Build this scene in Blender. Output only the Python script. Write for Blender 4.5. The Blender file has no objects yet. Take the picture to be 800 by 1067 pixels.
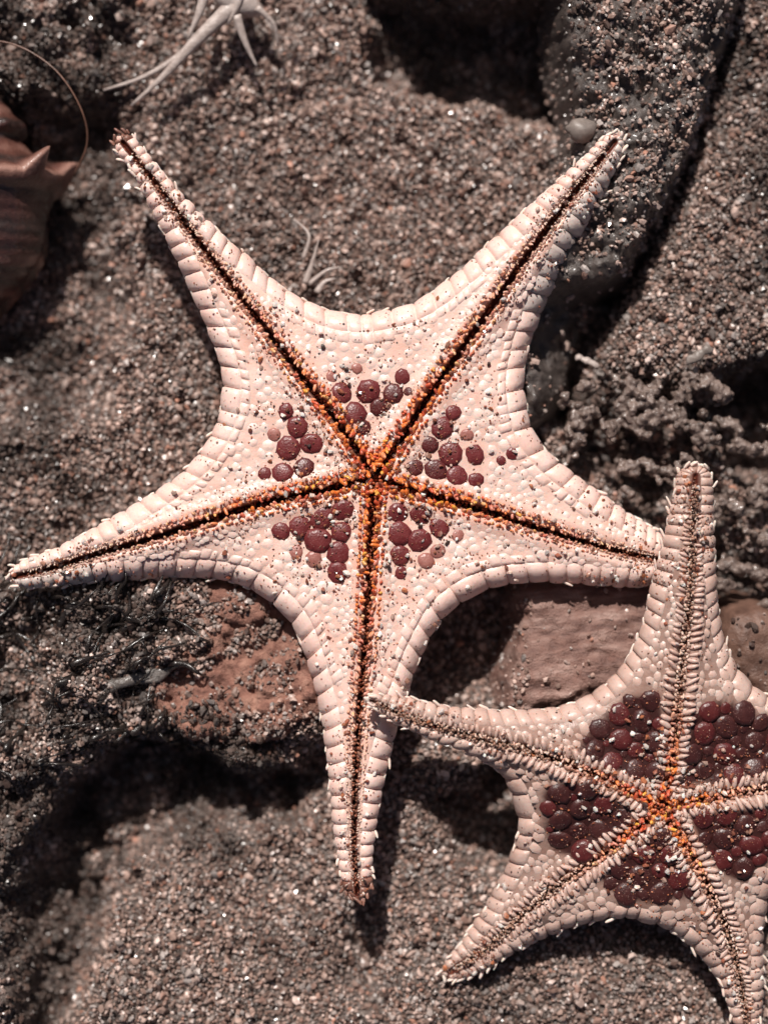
import bpy, bmesh, math, random
import numpy as np
from mathutils import Vector, Matrix
from mathutils.bvhtree import BVHTree

R = random.Random(7)
RN = np.random.RandomState(7)
P = 0.0002            # metres per unit of the layout (0.2 mm); the view is about 16 cm wide
ZF = 62.0             # height at which one layout unit equals one photo pixel
HC = 1900.0           # camera height in layout units
D2R = math.radians

# ------------------------------------------------------------------ camera, world, sun, exposure
scn = bpy.context.scene
col = scn.collection
cam_d = bpy.data.cameras.new("camera")
cam = bpy.data.objects.new("camera", cam_d)
col.objects.link(cam)
cam.location = (0, 0, HC * P)
cam.rotation_euler = (0, 0, 0)
cam_d.sensor_fit = 'VERTICAL'
cam_d.sensor_height = 24.0
cam_d.angle_y = 2 * math.atan(533.5 / (HC - ZF))
cam_d.clip_start = 0.01
cam_d.clip_end = 20.0
cam_d.dof.use_dof = True
cam_d.dof.focus_distance = (HC - 70) * P
cam_d.dof.aperture_fstop = 2.9
scn.camera = cam

SUN_EL, SUN_AZ = 47.0, -13.0      # elevation; azimuth clockwise from picture-up
wd = bpy.data.worlds.new("World")
scn.world = wd
wd.use_nodes = True
nt = wd.node_tree
sky = nt.nodes.new("ShaderNodeTexSky")
sky.sky_type = 'NISHITA'
sky.sun_disc = False
sky.sun_elevation = D2R(SUN_EL)
sky.sun_rotation = D2R(SUN_AZ % 360)
sky.dust_density = 2.5
sky.air_density = 0.4
sky.ozone_density = 0.0
nt.links.new(sky.outputs[0], nt.nodes["Background"].inputs[0])
nt.nodes["Background"].inputs[1].default_value = 0.05
sd = bpy.data.lights.new("sun", 'SUN')
sd.energy = 5.0
sd.angle = D2R(0.5)
sd.color = (1.0, 0.94, 0.88)
sun = bpy.data.objects.new("sun", sd)
col.objects.link(sun)
to_sun = Vector((math.sin(D2R(SUN_AZ)) * math.cos(D2R(SUN_EL)), math.cos(D2R(SUN_AZ)) * math.cos(D2R(SUN_EL)), math.sin(D2R(SUN_EL))))
sun.rotation_euler = to_sun.to_track_quat('Z', 'Y').to_euler()
sun.location = to_sun * 0.6
scn.view_settings.view_transform = 'Standard'
scn.view_settings.look = 'None'
scn.view_settings.exposure = 0.0
scn.view_settings.gamma = 1.0
scn.cycles.use_denoising = True
scn.cycles.max_bounces = 6

# ------------------------------------------------------------------ numeric helpers
def at(px, py, z=ZF):
    """photo pixel -> layout x,y (y still runs down) for a point at height z"""
    k = (HC - z) / (HC - ZF)
    return ((px - 400) * k, (py - 533.5) * k)

def ats(pts, z=ZF):
    return np.array([at(x, y, z) for x, y in pts], float)

_tab = np.random.RandomState(3).rand(256, 256)
def vnoise(x, y, s, seed=0):
    x = np.asarray(x, float) / s + seed * 17.31; y = np.asarray(y, float) / s + seed * 9.77
    xi = np.floor(x).astype(int); yi = np.floor(y).astype(int)
    fx = x - xi; fy = y - yi
    fx = fx * fx * (3 - 2 * fx); fy = fy * fy * (3 - 2 * fy)
    a = _tab[xi & 255, yi & 255]; b = _tab[(xi + 1) & 255, yi & 255]
    c = _tab[xi & 255, (yi + 1) & 255]; d = _tab[(xi + 1) & 255, (yi + 1) & 255]
    return (a * (1 - fx) + b * fx) * (1 - fy) + (c * (1 - fx) + d * fx) * fy - 0.5
def fbm(x, y, s, seed=0, o=3):
    r = 0; a = 1
    for i in range(o):
        r = r + a * vnoise(x, y, s / 2 ** i, seed + i * 3); a *= 0.5
    return r

def catmull(p, n):
    p = np.asarray(p, float)
    q = np.vstack([2 * p[0] - p[1], p, 2 * p[-1] - p[-2]])
    out = []
    for i in range(1, len(q) - 2):
        for t in np.linspace(0, 1, 12, endpoint=False):
            a, b, c, d = q[i - 1], q[i], q[i + 1], q[i + 2]
            out.append(0.5 * ((2 * b) + (c - a) * t + (2 * a - 5 * b + 4 * c - d) * t * t + (3 * b - a - 3 * c + d) * t ** 3))
    out.append(q[-2])
    return resample(np.array(out), n)
def arclen(p):
    return np.concatenate([[0], np.cumsum(np.linalg.norm(np.diff(p, axis=0), axis=1))])
def resample(p, n):
    s = arclen(p); u = np.linspace(0, s[-1], n)
    return np.stack([np.interp(u, s, p[:, k]) for k in range(p.shape[1])], 1)
def samp(p, f):
    """point(s) at arclength fraction f"""
    s = arclen(p); u = np.asarray(f) * s[-1]
    return np.stack([np.interp(u, s, p[:, k]) for k in range(p.shape[1])], -1)
def dist_line(pts, line, chunk=20000):
    """distance to a polyline and the arclength fraction of the foot"""
    pts = np.asarray(pts, float).reshape(-1, 2)
    a = line[:-1]; d = line[1:] - a
    L = np.linalg.norm(d, axis=1); cs = arclen(line); dd = np.maximum((d ** 2).sum(1), 1e-9)
    D = np.empty(len(pts)); F = np.empty(len(pts))
    for i in range(0, len(pts), chunk):
        p = pts[i:i + chunk, None, :] - a[None]
        t = np.clip((p * d[None]).sum(2) / dd, 0, 1)
        e = p - t[..., None] * d[None]
        q = (e ** 2).sum(2); j = q.argmin(1); k = np.arange(len(j))
        D[i:i + chunk] = np.sqrt(q[k, j]); F[i:i + chunk] = (cs[j] + t[k, j] * L[j]) / cs[-1]
    return D, F
def inside(pts, poly):
    pts = np.asarray(pts, float).reshape(-1, 2)
    x, y = pts[:, 0], pts[:, 1]; r = np.zeros(len(pts), bool)
    n = len(poly)
    for i in range(n):
        x0, y0 = poly[i]; x1, y1 = poly[(i + 1) % n]
        if y0 == y1: continue
        c = ((y0 > y) != (y1 > y)) & (x < (x1 - x0) * (y - y0) / (y1 - y0) + x0)
        r ^= c
    return r
def sdist(pts, poly):
    """signed distance to a closed polygon, positive inside"""
    pl = np.vstack([poly, poly[:1]])
    d, _ = dist_line(pts, pl)
    return np.where(inside(pts, poly), d, -d)
def sstep(x, a, b):
    t = np.clip((x - a) / (b - a), 0, 1)
    return t * t * (3 - 2 * t)

# ------------------------------------------------------------------ object helpers
def tag(o, label=None, cat=None, group=None, kind=None):
    if label: o['label'] = label
    if cat: o['category'] = cat
    if group: o['group'] = group
    if kind: o['kind'] = kind
    return o
def conv(v):
    v = np.asarray(v, float).reshape(-1, 3) * P
    v[:, 1] *= -1
    return v
def mesh_np(name, verts, faces, mat, smooth=True, flip=True, attrs=None):
    """verts in layout units (y down); faces ndarray of tris/quads or a list"""
    me = bpy.data.meshes.new(name)
    v = conv(verts)
    if isinstance(faces, np.ndarray):
        f = faces[:, ::-1] if flip else faces
        n, k = f.shape
        me.vertices.add(len(v)); me.vertices.foreach_set("co", v.astype(np.float32).ravel())
        me.loops.add(n * k); me.loops.foreach_set("vertex_index", np.ascontiguousarray(f).astype(np.int32).ravel())
        me.polygons.add(n)
        me.polygons.foreach_set("loop_start", (np.arange(n) * k).astype(np.int32))
        me.update(calc_edges=True)
    else:
        me.from_pydata([tuple(x) for x in v], [], [tuple(reversed(f)) if flip else tuple(f) for f in faces])
    me.polygons.foreach_set("use_smooth", np.full(len(me.polygons), smooth))
    for an, av in (attrs or {}).items():
        av = np.asarray(av, np.float32)
        if av.ndim == 1:
            a = me.attributes.new(an, 'FLOAT', 'POINT'); a.data.foreach_set("value", av)
        else:
            a = me.attributes.new(an, 'FLOAT_COLOR', 'POINT')
            if av.shape[1] == 3: av = np.hstack([av, np.ones((len(av), 1), np.float32)])
            a.data.foreach_set("color", av.ravel())
    me.materials.append(mat)
    me.update()
    return me
def link(name, me, parent=None, loc=None):
    o = bpy.data.objects.new(name, me)
    col.objects.link(o)
    if parent: o.parent = parent
    if loc is not None: o.location = loc
    return o
def wl(v):
    return Vector((v[0] * P, -v[1] * P, v[2] * P))
def empty(name, v):
    o = bpy.data.objects.new(name, None); col.objects.link(o); o.location = wl(v); o.empty_display_size = 0.005
    return o
def part(name, verts, faces, mat, root, smooth=True, flip=True, attrs=None):
    """part with its origin at its own centre"""
    verts = np.asarray(verts, float).reshape(-1, 3)
    c = verts.mean(0)
    me = mesh_np(name, verts - c, faces, mat, smooth, flip, attrs)
    return link(name, me, root, wl(c) - root.location)
def grid_faces(n, m, wrap=False):
    """quads for an n x m vertex grid"""
    i = np.arange(n - 1)[:, None]; j = np.arange(m if wrap else m - 1)[None]
    a = i * m + j; b = i * m + (j + 1) % m
    return np.stack([a, b, b + m, a + m], -1).reshape(-1, 4)
def tube(path, rad, seg=7, flat=1.0):
    path = np.asarray(path, float); n = len(path)
    rad = np.broadcast_to(np.asarray(rad, float), (n,))
    T = np.gradient(path, axis=0); T /= np.maximum(np.linalg.norm(T, axis=1, keepdims=True), 1e-9)
    up = np.array([0, 0, 1.0])
    S = np.cross(T, up); S /= np.maximum(np.linalg.norm(S, axis=1, keepdims=True), 1e-9)
    U = np.cross(S, T)
    a = np.linspace(0, 2 * math.pi, seg, endpoint=False)
    v = path[:, None] + rad[:, None, None] * (np.cos(a)[None, :, None] * S[:, None] + flat * np.sin(a)[None, :, None] * U[:, None])
    f = [tuple(q) for q in grid_faces(n, seg, True)]
    f.append(tuple(range(seg))[::-1]); f.append(tuple((n - 1) * seg + k for k in range(seg)))
    return v.reshape(-1, 3), f

# ------------------------------------------------------------------ materials
class NT:
    def __init__(s, name):
        s.m = bpy.data.materials.new(name); s.m.use_nodes = True
        s.t = s.m.node_tree; s.b = s.t.nodes["Principled BSDF"]
        s.geo = s.n("ShaderNodeNewGeometry")
    def n(s, typ, **kw):
        x = s.t.nodes.new(typ)
        for k, v in kw.items(): setattr(x, k, v)
        return x
    def l(s, a, b): s.t.links.new(a, b)
    def set(s, **kw):
        for k, v in kw.items(): s.b.inputs[k.replace("_", " ")].default_value = v
    def noise(s, size, detail=3, rough=0.6):
        """noise in world space with features of about `size` layout units"""
        x = s.n("ShaderNodeTexNoise"); x.inputs["Scale"].default_value = 1 / (size * P)
        x.inputs["Detail"].default_value = detail; x.inputs["Roughness"].default_value = rough
        s.l(s.geo.outputs["Position"], x.inputs["Vector"]); return x.outputs["Fac"]
    def voro(s, size, feature='F1', out="Distance"):
        x = s.n("ShaderNodeTexVoronoi"); x.feature = feature; x.inputs["Scale"].default_value = 1 / (size * P)
        s.l(s.geo.outputs["Position"], x.inputs["Vector"]); return x.outputs[out]
    def ramp(s, fac, stops):
        x = s.n("ShaderNodeValToRGB"); e = x.color_ramp.elements
        while len(e) < len(stops): e.new(0.5)
        for k, (p, c) in enumerate(stops):
            e[k].position = p; e[k].color = (*c, 1) if not isinstance(c, (int, float)) else (c, c, c, 1)
        s.l(fac, x.inputs[0]); return x.outputs[0]
    def mix(s, fac, a, b, mode='MIX'):
        x = s.n("ShaderNodeMix", data_type='RGBA', blend_type=mode)
        for sock, v in ((x.inputs[0], fac), (x.inputs[6], a), (x.inputs[7], b)):
            if isinstance(v, bpy.types.NodeSocket): s.l(v, sock)
            elif isinstance(v, (int, float)): sock.default_value = v
            else: sock.default_value = (*v, 1)
        return x.outputs[2]
    def attr(s, name, out="Fac"):
        x = s.n("ShaderNodeAttribute", attribute_name=name); return x.outputs[out]
    def math(s, op, a, b=0.0):
        x = s.n("ShaderNodeMath", operation=op)
        for sock, v in ((x.inputs[0], a), (x.inputs[1], b)):
            if isinstance(v, bpy.types.NodeSocket): s.l(v, sock)
            else: sock.default_value = v
        return x.outputs[0]
    def bump(s, h, dist, strength=1.0):
        x = s.n("ShaderNodeBump"); x.inputs["Distance"].default_value = dist * P; x.inputs["Strength"].default_value = strength
        s.l(h, x.inputs["Height"]); s.l(x.outputs[0], s.b.inputs["Normal"])
    def color(s, c): s.l(c, s.b.inputs["Base Color"])
    def sss(s, w, radius=(1, .4, .25), scale=3.0):
        s.b.inputs["Subsurface Weight"].default_value = w
        s.b.inputs["Subsurface Radius"].default_value = radius
        s.b.inputs["Subsurface Scale"].default_value = scale * P

def star_skin_mat(name, pale, blush, fleck, fleck_cut, groove=False, skin=None):
    m = NT(name)
    c = m.mix(m.ramp(m.noise(28, 2), [(.35, 0.0), (.7, 1.0)]), pale, blush)
    c = m.mix(m.ramp(m.noise(9, 5, .75), [(.52, 0.0), (.8, 0.6)]), c, tuple(0.62 * x * y for x, y in zip(pale, (1, .78, .7))))
    # rusty and black specks lodged on the skin
    f = m.ramp(m.voro(7.0), [(.10, 1.0), (.17, 0.0)])
    f = m.mix(m.ramp(m.noise(17, 2), [(fleck_cut, 0.0), (fleck_cut + .07, 1.0)]), (0, 0, 0), f)
    c = m.mix(f, c, fleck)
    f2 = m.ramp(m.voro(19.0), [(.06, 1.0), (.09, 0.0)])
    c = m.mix(f2, c, (.035, .02, .018))
    if groove:
        g = m.ramp(m.attr("groove"), [(0.2, 1.0), (0.6, 0.0)])
        c = m.mix(m.ramp(m.attr("warm"), [(0.0, 0.0), (1.0, 0.75)]), c, (.62, .2, .085))
        c = m.mix(m.attr('darkskin'), c, (.045, .013, .011))
        c = m.mix(g, c, (.085, .017, .009))
    m.color(c)
    m.set(Roughness=.37)
    m.sss(.35, (1, .38, .25), 4)
    m.bump(m.noise(3.2, 3), 1.0, .45)
    return m.m

M = {}
M['plate'] = star_skin_mat("pale_plate", (.87, .645, .575), (.84, .57, .49), (.3, .085, .045), .47)
M['skin'] = star_skin_mat("pale_skin", (.83, .585, .505), (.78, .49, .40), (.33, .08, .04), .47, groove=True)
M['plate_grey'] = star_skin_mat("buff_plate", (.60, .435, .375), (.53, .35, .29), (.18, .06, .04), .45)
M['plate_tip'] = star_skin_mat("brown_tip_plate", (.3, .15, .11), (.17, .075, .055), (.06, .03, .02), .45)
M['plate_shaded'] = star_skin_mat("shaded_plate", (.66, .55, .505), (.58, .475, .43), (.16, .09, .07), .47)  # greyer plates, painting in shade on arm sides turned from the sun
M['skin_grey'] = star_skin_mat("buff_skin", (.36, .24, .2), (.3, .17, .13), (.22, .07, .04), .45, groove=True)

def dark_plate_mat(name, base, hi):
    m = NT(name)
    c = m.mix(m.ramp(m.noise(9, 3), [(.35, 0.0), (.7, 1.0)]), base, hi)
    f = m.ramp(m.voro(1.9), [(.16, 1.0), (.26, 0.0)])
    f = m.mix(m.ramp(m.noise(5, 2), [(.47, 0.0), (.55, .55)]), (0, 0, 0), f)
    c = m.mix(f, c, (.42, .26, .22))
    m.color(c); m.set(Roughness=.38)
    m.sss(.1, (1, .3, .2), 2)
    m.bump(m.voro(2.2), .6, .4)
    return m.m
M['maroon'] = dark_plate_mat("maroon_plate", (.12, .016, .017), (.18, .034, .034))
M['maroon_pale'] = dark_plate_mat("faded_maroon_plate", (.30, .105, .085), (.4, .18, .15))
M['maroon_mid'] = dark_plate_mat("plum_plate", (.075, .011, .011), (.115, .022, .021))
M['maroon_deep'] = dark_plate_mat("deep_maroon_plate", (.042, .011, .010), (.07, .02, .018))

def attr_mat(name, rough=.35, sss=0.0, coat=0.0, trans=0.0, bump=None):
    m = NT(name)
    c = m.attr("tint", "Color")
    c = m.mix(m.ramp(m.noise(2.5, 2), [(.3, 0.0), (.75, .35)]), c, (.05, .035, .03))
    m.color(c); m.set(Roughness=rough)
    m.b.inputs["Coat Weight"].default_value = coat
    m.b.inputs["Coat Roughness"].default_value = .12
    m.b.inputs["Transmission Weight"].default_value = trans
    if sss: m.sss(sss, (1, .5, .3), 3)
    return m.m
M['grain'] = attr_mat("sand_grain", .36, 0, .15)
M['grain_clear'] = attr_mat("clear_quartz_grain", .15, .5, .4, 0)
M['quartz'] = attr_mat("quartz_grain", .27, 0, .1, .3)
M['groove_spine'] = attr_mat("groove_spine", .35, .4)
M['spine'] = star_skin_mat("spine", (.83, .68, .6), (.8, .6, .52), (.3, .085, .045), .6)

def simple(name, stops, size, rough=.5, bumps=(6, 1.5), detail=6, coat=0):
    m = NT(name)
    m.color(m.ramp(m.noise(size, detail, .65), stops)); m.set(Roughness=rough)
    m.b.inputs["Coat Weight"].default_value = coat; m.b.inputs["Coat Roughness"].default_value = .15
    m.bump(m.noise(bumps[0], 5, .65), bumps[1], .8)
    return m
M['sand'] = simple("wet_sand", [(.3, (.035, .025, .021)), (.5, (.12, .09, .078)), (.7, (.21, .165, .145))], 7, .4, (5, 5)).m
M['rock'] = simple("grey_encrusted_rock", [(.3, (.035, .027, .024)), (.6, (.10, .08, .072)), (.8, (.17, .137, .123))], 12, .38, (5, 3), coat=.2).m
M['red_stone'] = simple("red_brown_stone", [(.32, (.11, .045, .034)), (.5, (.30, .14, .102)), (.7, (.46, .25, .185))], 18, .6, (3, 5)).m
M['brown_stone'] = simple("brown_stone", [(.3, (.07, .035, .025)), (.7, (.2, .11, .08))], 20, .5, (9, 3)).m
M['pebble'] = simple("grey_pebble", [(.3, (.16, .13, .115)), (.7, (.26, .215, .19))], 12, .45, (8, 1)).m
M['sponge'] = simple("brown_sponge", [(.3, (.06, .04, .033)), (.55, (.2, .145, .123)), (.8, (.32, .245, .215))], 9, .3, (4, 2.5), coat=.3).m
M['weed_dark'] = simple("dark_wet_weed", [(.3, (.008, .006, .005)), (.7, (.04, .03, .026))], 6, .25, (3, 1), coat=.4).m
M['weed_pale'] = simple("pale_bleached_weed", [(.3, (.32, .25, .22)), (.7, (.6, .51, .47))], 7, .35, (3, 1), coat=.2).m
M['weed_grey'] = simple("grey_jelly_weed", [(.3, (.06, .05, .045)), (.7, (.2, .17, .155))], 7, .2, (4, 2), coat=.4).m
M['thread'] = simple("brown_thread", [(.3, (.09, .045, .03)), (.7, (.2, .1, .07))], 12, .35, (3, .5)).m
def shell_mat():
    m = NT("pink_brown_shell")
    w = m.n("ShaderNodeAttribute", attribute_name="band").outputs["Fac"]
    c = m.ramp(m.math('ADD', w, m.math('MULTIPLY', m.noise(12, 4), .25)), [(.15, (.42, .235, .185)), (.42, (.12, .05, .038)), (.6, (.03, .02, .018)), (.95, (.12, .042, .034))])
    m.color(c); m.set(Roughness=.3); m.b.inputs["Coat Weight"].default_value = .4
    m.bump(m.noise(5, 5), 2.0, .7)
    return m.m
M['shell'] = shell_mat()
def flake_mat():
    m = NT("shell_flake")
    x = m.n("ShaderNodeMapping"); m.l(m.geo.outputs["Position"], x.inputs[0])
    x.inputs["Rotation"].default_value = (0, 0, D2R(-20)); x.inputs["Scale"].default_value = (1 / (38 * P), 1 / (9 * P), 1 / (20 * P))
    n = m.n("ShaderNodeTexNoise"); n.inputs["Scale"].default_value = 1; n.inputs["Detail"].default_value = 5
    m.l(x.outputs[0], n.inputs["Vector"])
    c = m.ramp(n.outputs["Fac"], [(.3, (.11, .055, .046)), (.5, (.26, .15, .122)), (.7, (.42, .28, .24))])
    m.color(m.mix(m.ramp(m.noise(10, 4), [(.45, 0.0), (.75, .6)]), c, (.2, .09, .065)))
    m.set(Roughness=.55); m.bump(m.math('ADD', n.outputs["Fac"], m.noise(2.5, 5)), 3.5, .8)
    return m.m
M['flake'] = flake_mat()

# ------------------------------------------------------------------ terrain
def gz(x, y, cx, cy, r, h, ry=None):
    cx, cy = at(cx, cy, -20)
    return h * np.exp(-((x - cx) / r) ** 2 - ((y - cy) / (ry or r)) ** 2)
def pm(pts, poly, w):
    return sstep(sdist(pts, ats(poly, -20)), -w, w)
CREV = ats([(770, -60), (735, 60), (700, 180), (650, 290), (615, 360), (585, 430)], -20)
def terrain(x, y, fine=True):
    sh = np.shape(x); x = np.ravel(x).astype(float); y = np.ravel(y).astype(float)
    pts = np.stack([x, y], 1)
    wx = x + 26 * fbm(x, y, 55, 21); wy = y + 26 * fbm(x, y, 55, 22)
    wp = np.stack([wx, wy], 1)
    z = np.full(len(x), -24.0)
    z += 16 * fbm(x, y, 95, 1)
    z += 48 * pm(wp, [(-220, 600), (60, 605), (150, 585), (345, 640), (345, 760), (255, 792), (190, 770), (120, 775), (70, 835), (10, 900), (-220, 900)], 14)
    z += 110 * pm(wp, [(350, -260), (640, -260), (640, -25), (500, -12), (400, -60)], 14)
    z -= 72 * pm(wp, [(375, -20), (600, -20), (600, 112), (545, 116), (470, 92), (400, 74)], 20)
    z -= 45 * pm(wp, [(-60, 95), (105, 105), (115, 190), (128, 300), (120, 425), (-60, 450)], 28)
    z += 26 * pm(wp, [(-220, -220), (150, -220), (110, 20), (125, 80), (30, 110), (-220, 120)], 24)
    dc, _ = dist_line(pts, CREV)
    z -= 75 * np.exp(-(dc / 15) ** 2)
    z += 30 * pm(wp, [(770, -80), (745, 80), (705, 200), (660, 300), (610, 380), (700, 410), (960, 390), (960, -80)], 26)
    z -= 95 * pm(wp, [(738, 405), (760, 385), (900, 360), (900, 505), (765, 492), (740, 455)], 12)
    z -= 40 * pm(wp, [(580, 412), (640, 395), (735, 400), (740, 560), (800, 640), (760, 700), (690, 560)], 24)
    z -= 62 * pm(wp, [(70, 812), (150, 782), (260, 802), (338, 792), (318, 852), (200, 868), (125, 925), (66, 1090), (22, 1200), (30, 930)], 22)
    z -= 48 * pm(wp, [(440, 835), (500, 815), (560, 780), (575, 850), (545, 905), (475, 892)], 18)
    z -= 26 * pm(wp, [(430, 650), (540, 625), (545, 715), (440, 735)], 22)
    z += gz(x, y, 460, 790, 45, 16, 28)
    z -= gz(x, y, 380, 985, 24, 42, 50)
    z += 26 * sstep(y, at(0, 860)[1], at(0, 1080)[1]) - 26 * (1 - sstep(y, at(0, 60)[1], at(0, 420)[1]))
    z += 10 * pm(wp, [(-200, 880), (30, 880), (20, 1200), (-200, 1200)], 20)
    z += 9 * fbm(x, y, 34, 5) + 11 * fbm(x, y, 17, 9, 2)
    lump_ = pm(wp, [(-120, 580), (120, 600), (210, 650), (330, 775), (330, 850), (215, 880), (130, 950), (60, 1120), (-120, 1120)], 25)
    lump_ = np.maximum(lump_, pm(wp, [(575, 400), (900, 360), (900, 720), (760, 700), (700, 560), (600, 480)], 22))
    lump_ = np.maximum(lump_, pm(wp, [(-120, -120), (150, -120), (120, 70), (120, 190), (-120, 140)], 25))
    z += lump_ * (42 * fbm(x, y, 62, 101) + 30 * (np.abs(fbm(x, y, 34, 102)) - .2) + 9 * fbm(x, y, 14, 103))
    if fine: z += 3.0 * vnoise(x, y, 6, 13)
    return z.reshape(sh)

# things that lie in the sand and are modelled as solid reliefs -------------------------------------
def rel(name, poly, top, step, mat, depth=70, wall=4.0, rough=None, zc=0):
    """solid piece from an outline: top surface, steep broken sides, buried foot. returns (mesh verts, faces, height fn)"""
    poly = catmull(np.vstack([ats(poly, zc), ats(poly[:1], zc)]), 90)[:-1]
    def hf(x, y):
        pts = np.stack([np.ravel(x), np.ravel(y)], 1).astype(float)
        q = pts + np.stack([5 * fbm(pts[:, 0], pts[:, 1], 16, 31), 5 * fbm(pts[:, 0], pts[:, 1], 16, 32)], 1)
        d = sdist(q, poly)
        z = top(pts[:, 0], pts[:, 1], d)
        z = np.where(d < 0, z + d * wall, z)
        return z.reshape(np.shape(x)), d.reshape(np.shape(x))
    lo = poly.min(0) - 26; hi = poly.max(0) + 26
    gx = np.arange(lo[0], hi[0], step); gy = np.arange(lo[1], hi[1], step)
    X, Y = np.meshgrid(gx, gy, indexing='ij')
    Z, Dm = hf(X, Y)
    keep = Dm > -22
    idx = grid_faces(len(gx), len(gy))
    idx = idx[keep.ravel()[idx].all(1)]
    used = np.unique(idx); mp = np.full(X.size, -1); mp[used] = np.arange(len(used))
    v = np.stack([X.ravel(), Y.ravel(), np.maximum(Z.ravel(), -130)], 1)[used]
    return v, mp[idx], hf

def rock_top(x, y, d):
    py = y + 533.5
    px = x + 400
    z = 26 + 12 * np.exp(-((py - 150) / 110) ** 2) - 0.05 * np.maximum(py - 250, 0)
    z += 12 * sstep(d, 0, 22) + 26 * fbm(x, y, 52, 41) + 22 * (np.abs(fbm(x, y, 26, 43)) - .2) + 7 * fbm(x, y, 12, 42)
    # smooth broken face at the lower end falling away to the right
    s = sstep(py - (640 - px) * 0.0, 285, 315)
    z -= s * np.maximum(0, (px - 548) * 0.95 - (py - 330) * .05)
    return z
rv, rf, rock_h = rel("r", [(592, -60), (590, 50), (604, 120), (585, 190), (560, 260), (540, 340), (535, 410), (552, 442), (585, 405), (618, 325), (662, 245), (705, 165), (738, 75), (765, -60)], rock_top, 2.6, M['rock'], zc=20)
def red_top(x, y, d):
    return 30 + 6 * sstep(d, 0, 14) + 9 * fbm(x, y, 42, 51) + 9 * np.abs(fbm(x, y, 26, 52)) + 4 * fbm(x, y, 9, 53) + 7 * np.round(2.2 * fbm(x, y, 55, 54)) + 3 * np.round(2 * fbm(x, y, 22, 55)) + 0.03 * x
sv, sf, red_h = rel("s", [(150, 650), (200, 610), (300, 625), (345, 680), (338, 735), (290, 765), (225, 770), (165, 735)], red_top, 2.6, M['red_stone'], wall=5)
def flake_top(x, y, d):
    px = x + 400; py = y + 533.5
    return 16 - (px - 540) * .06 + (py - 650) * .12 + 10 * sstep(d, 0, 12) + 5 * fbm(x, y, 40, 61) + .6 * np.sin((py + px * .35) / 5.0 + 9 * fbm(x, y, 45, 62)) + 3 * fbm(x, y, 13, 63) + 3.2 * fbm((x * .94 - y * .34) * .3, x * .34 + y * .94, 9, 64) + 2.5 * fbm(x, y, 7, 65)
fv, ff, flake_h = rel("f", [(540, 622), (555, 606), (700, 596), (700, 640), (668, 700), (600, 726), (534, 736), (532, 700), (543, 664)], flake_top, 2.2, M['flake'], wall=4)
def brown_top(x, y, d):
    return 22 + 10 * sstep(d, 0, 20) + 6 * fbm(x, y, 30, 71)
bv, bf, brown_h = rel("b", [(748, 668), (765, 640), (830, 650), (860, 720), (810, 745), (762, 715)], brown_top, 3.5, M['brown_stone'])

def solid(name, v, f, mat, label, cat):
    c = v.mean(0); c[2] = v[:, 2].min()
    o = link(name, mesh_np(name, v - c, f, mat, True, False), None, wl(c))
    return tag(o, label, cat)

# ------------------------------------------------------------------ sand sheet
gx = np.concatenate([np.linspace(-2600, -560, 40)[:-1], np.arange(-560, 560.1, 4.5), np.linspace(560, 2600, 41)[1:]])
gy = np.concatenate([np.linspace(-2800, -700, 40)[:-1], np.arange(-700, 700.1, 4.5), np.linspace(700, 2800, 41)[1:]])
X, Y = np.meshgrid(gx, gy, indexing='ij')
Z = terrain(X, Y) - 2.0
me = mesh_np("sand", np.stack([X.ravel(), Y.ravel(), Z.ravel()], 1), grid_faces(len(gx), len(gy)), M['sand'], True, False)
tag(link("sand", me), "coarse wet brown beach sand with hollows and clumps under the starfish", "sand", kind='structure')

solid("encrusted_rock", rv, rf, M['rock'], "grey sand-crusted rock wedge sloping down beside the upper right arm of the large starfish", "rock")
solid("flat_stone", sv, sf, M['red_stone'], "reddish brown flat stone showing in the lower left gap of the large starfish", "stone")
solid("shell_flake", fv, ff, M['flake'], "pinkish brown ridged shell piece lying between the two starfish", "shell")
solid("dark_stone", bv, bf, M['brown_stone'], "dark brown stone half hidden at the right behind the smaller starfish", "stone")

# ------------------------------------------------------------------ starfish
ALLV, ALLF = [], []            # everything a stray grain can lie on
def collect(v, f):
    o = sum(len(a) for a in ALLV)
    ALLV.append(np.asarray(v, float).reshape(-1, 3)); ALLF.extend([tuple(int(k) + o for k in q) for q in f])

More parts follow.
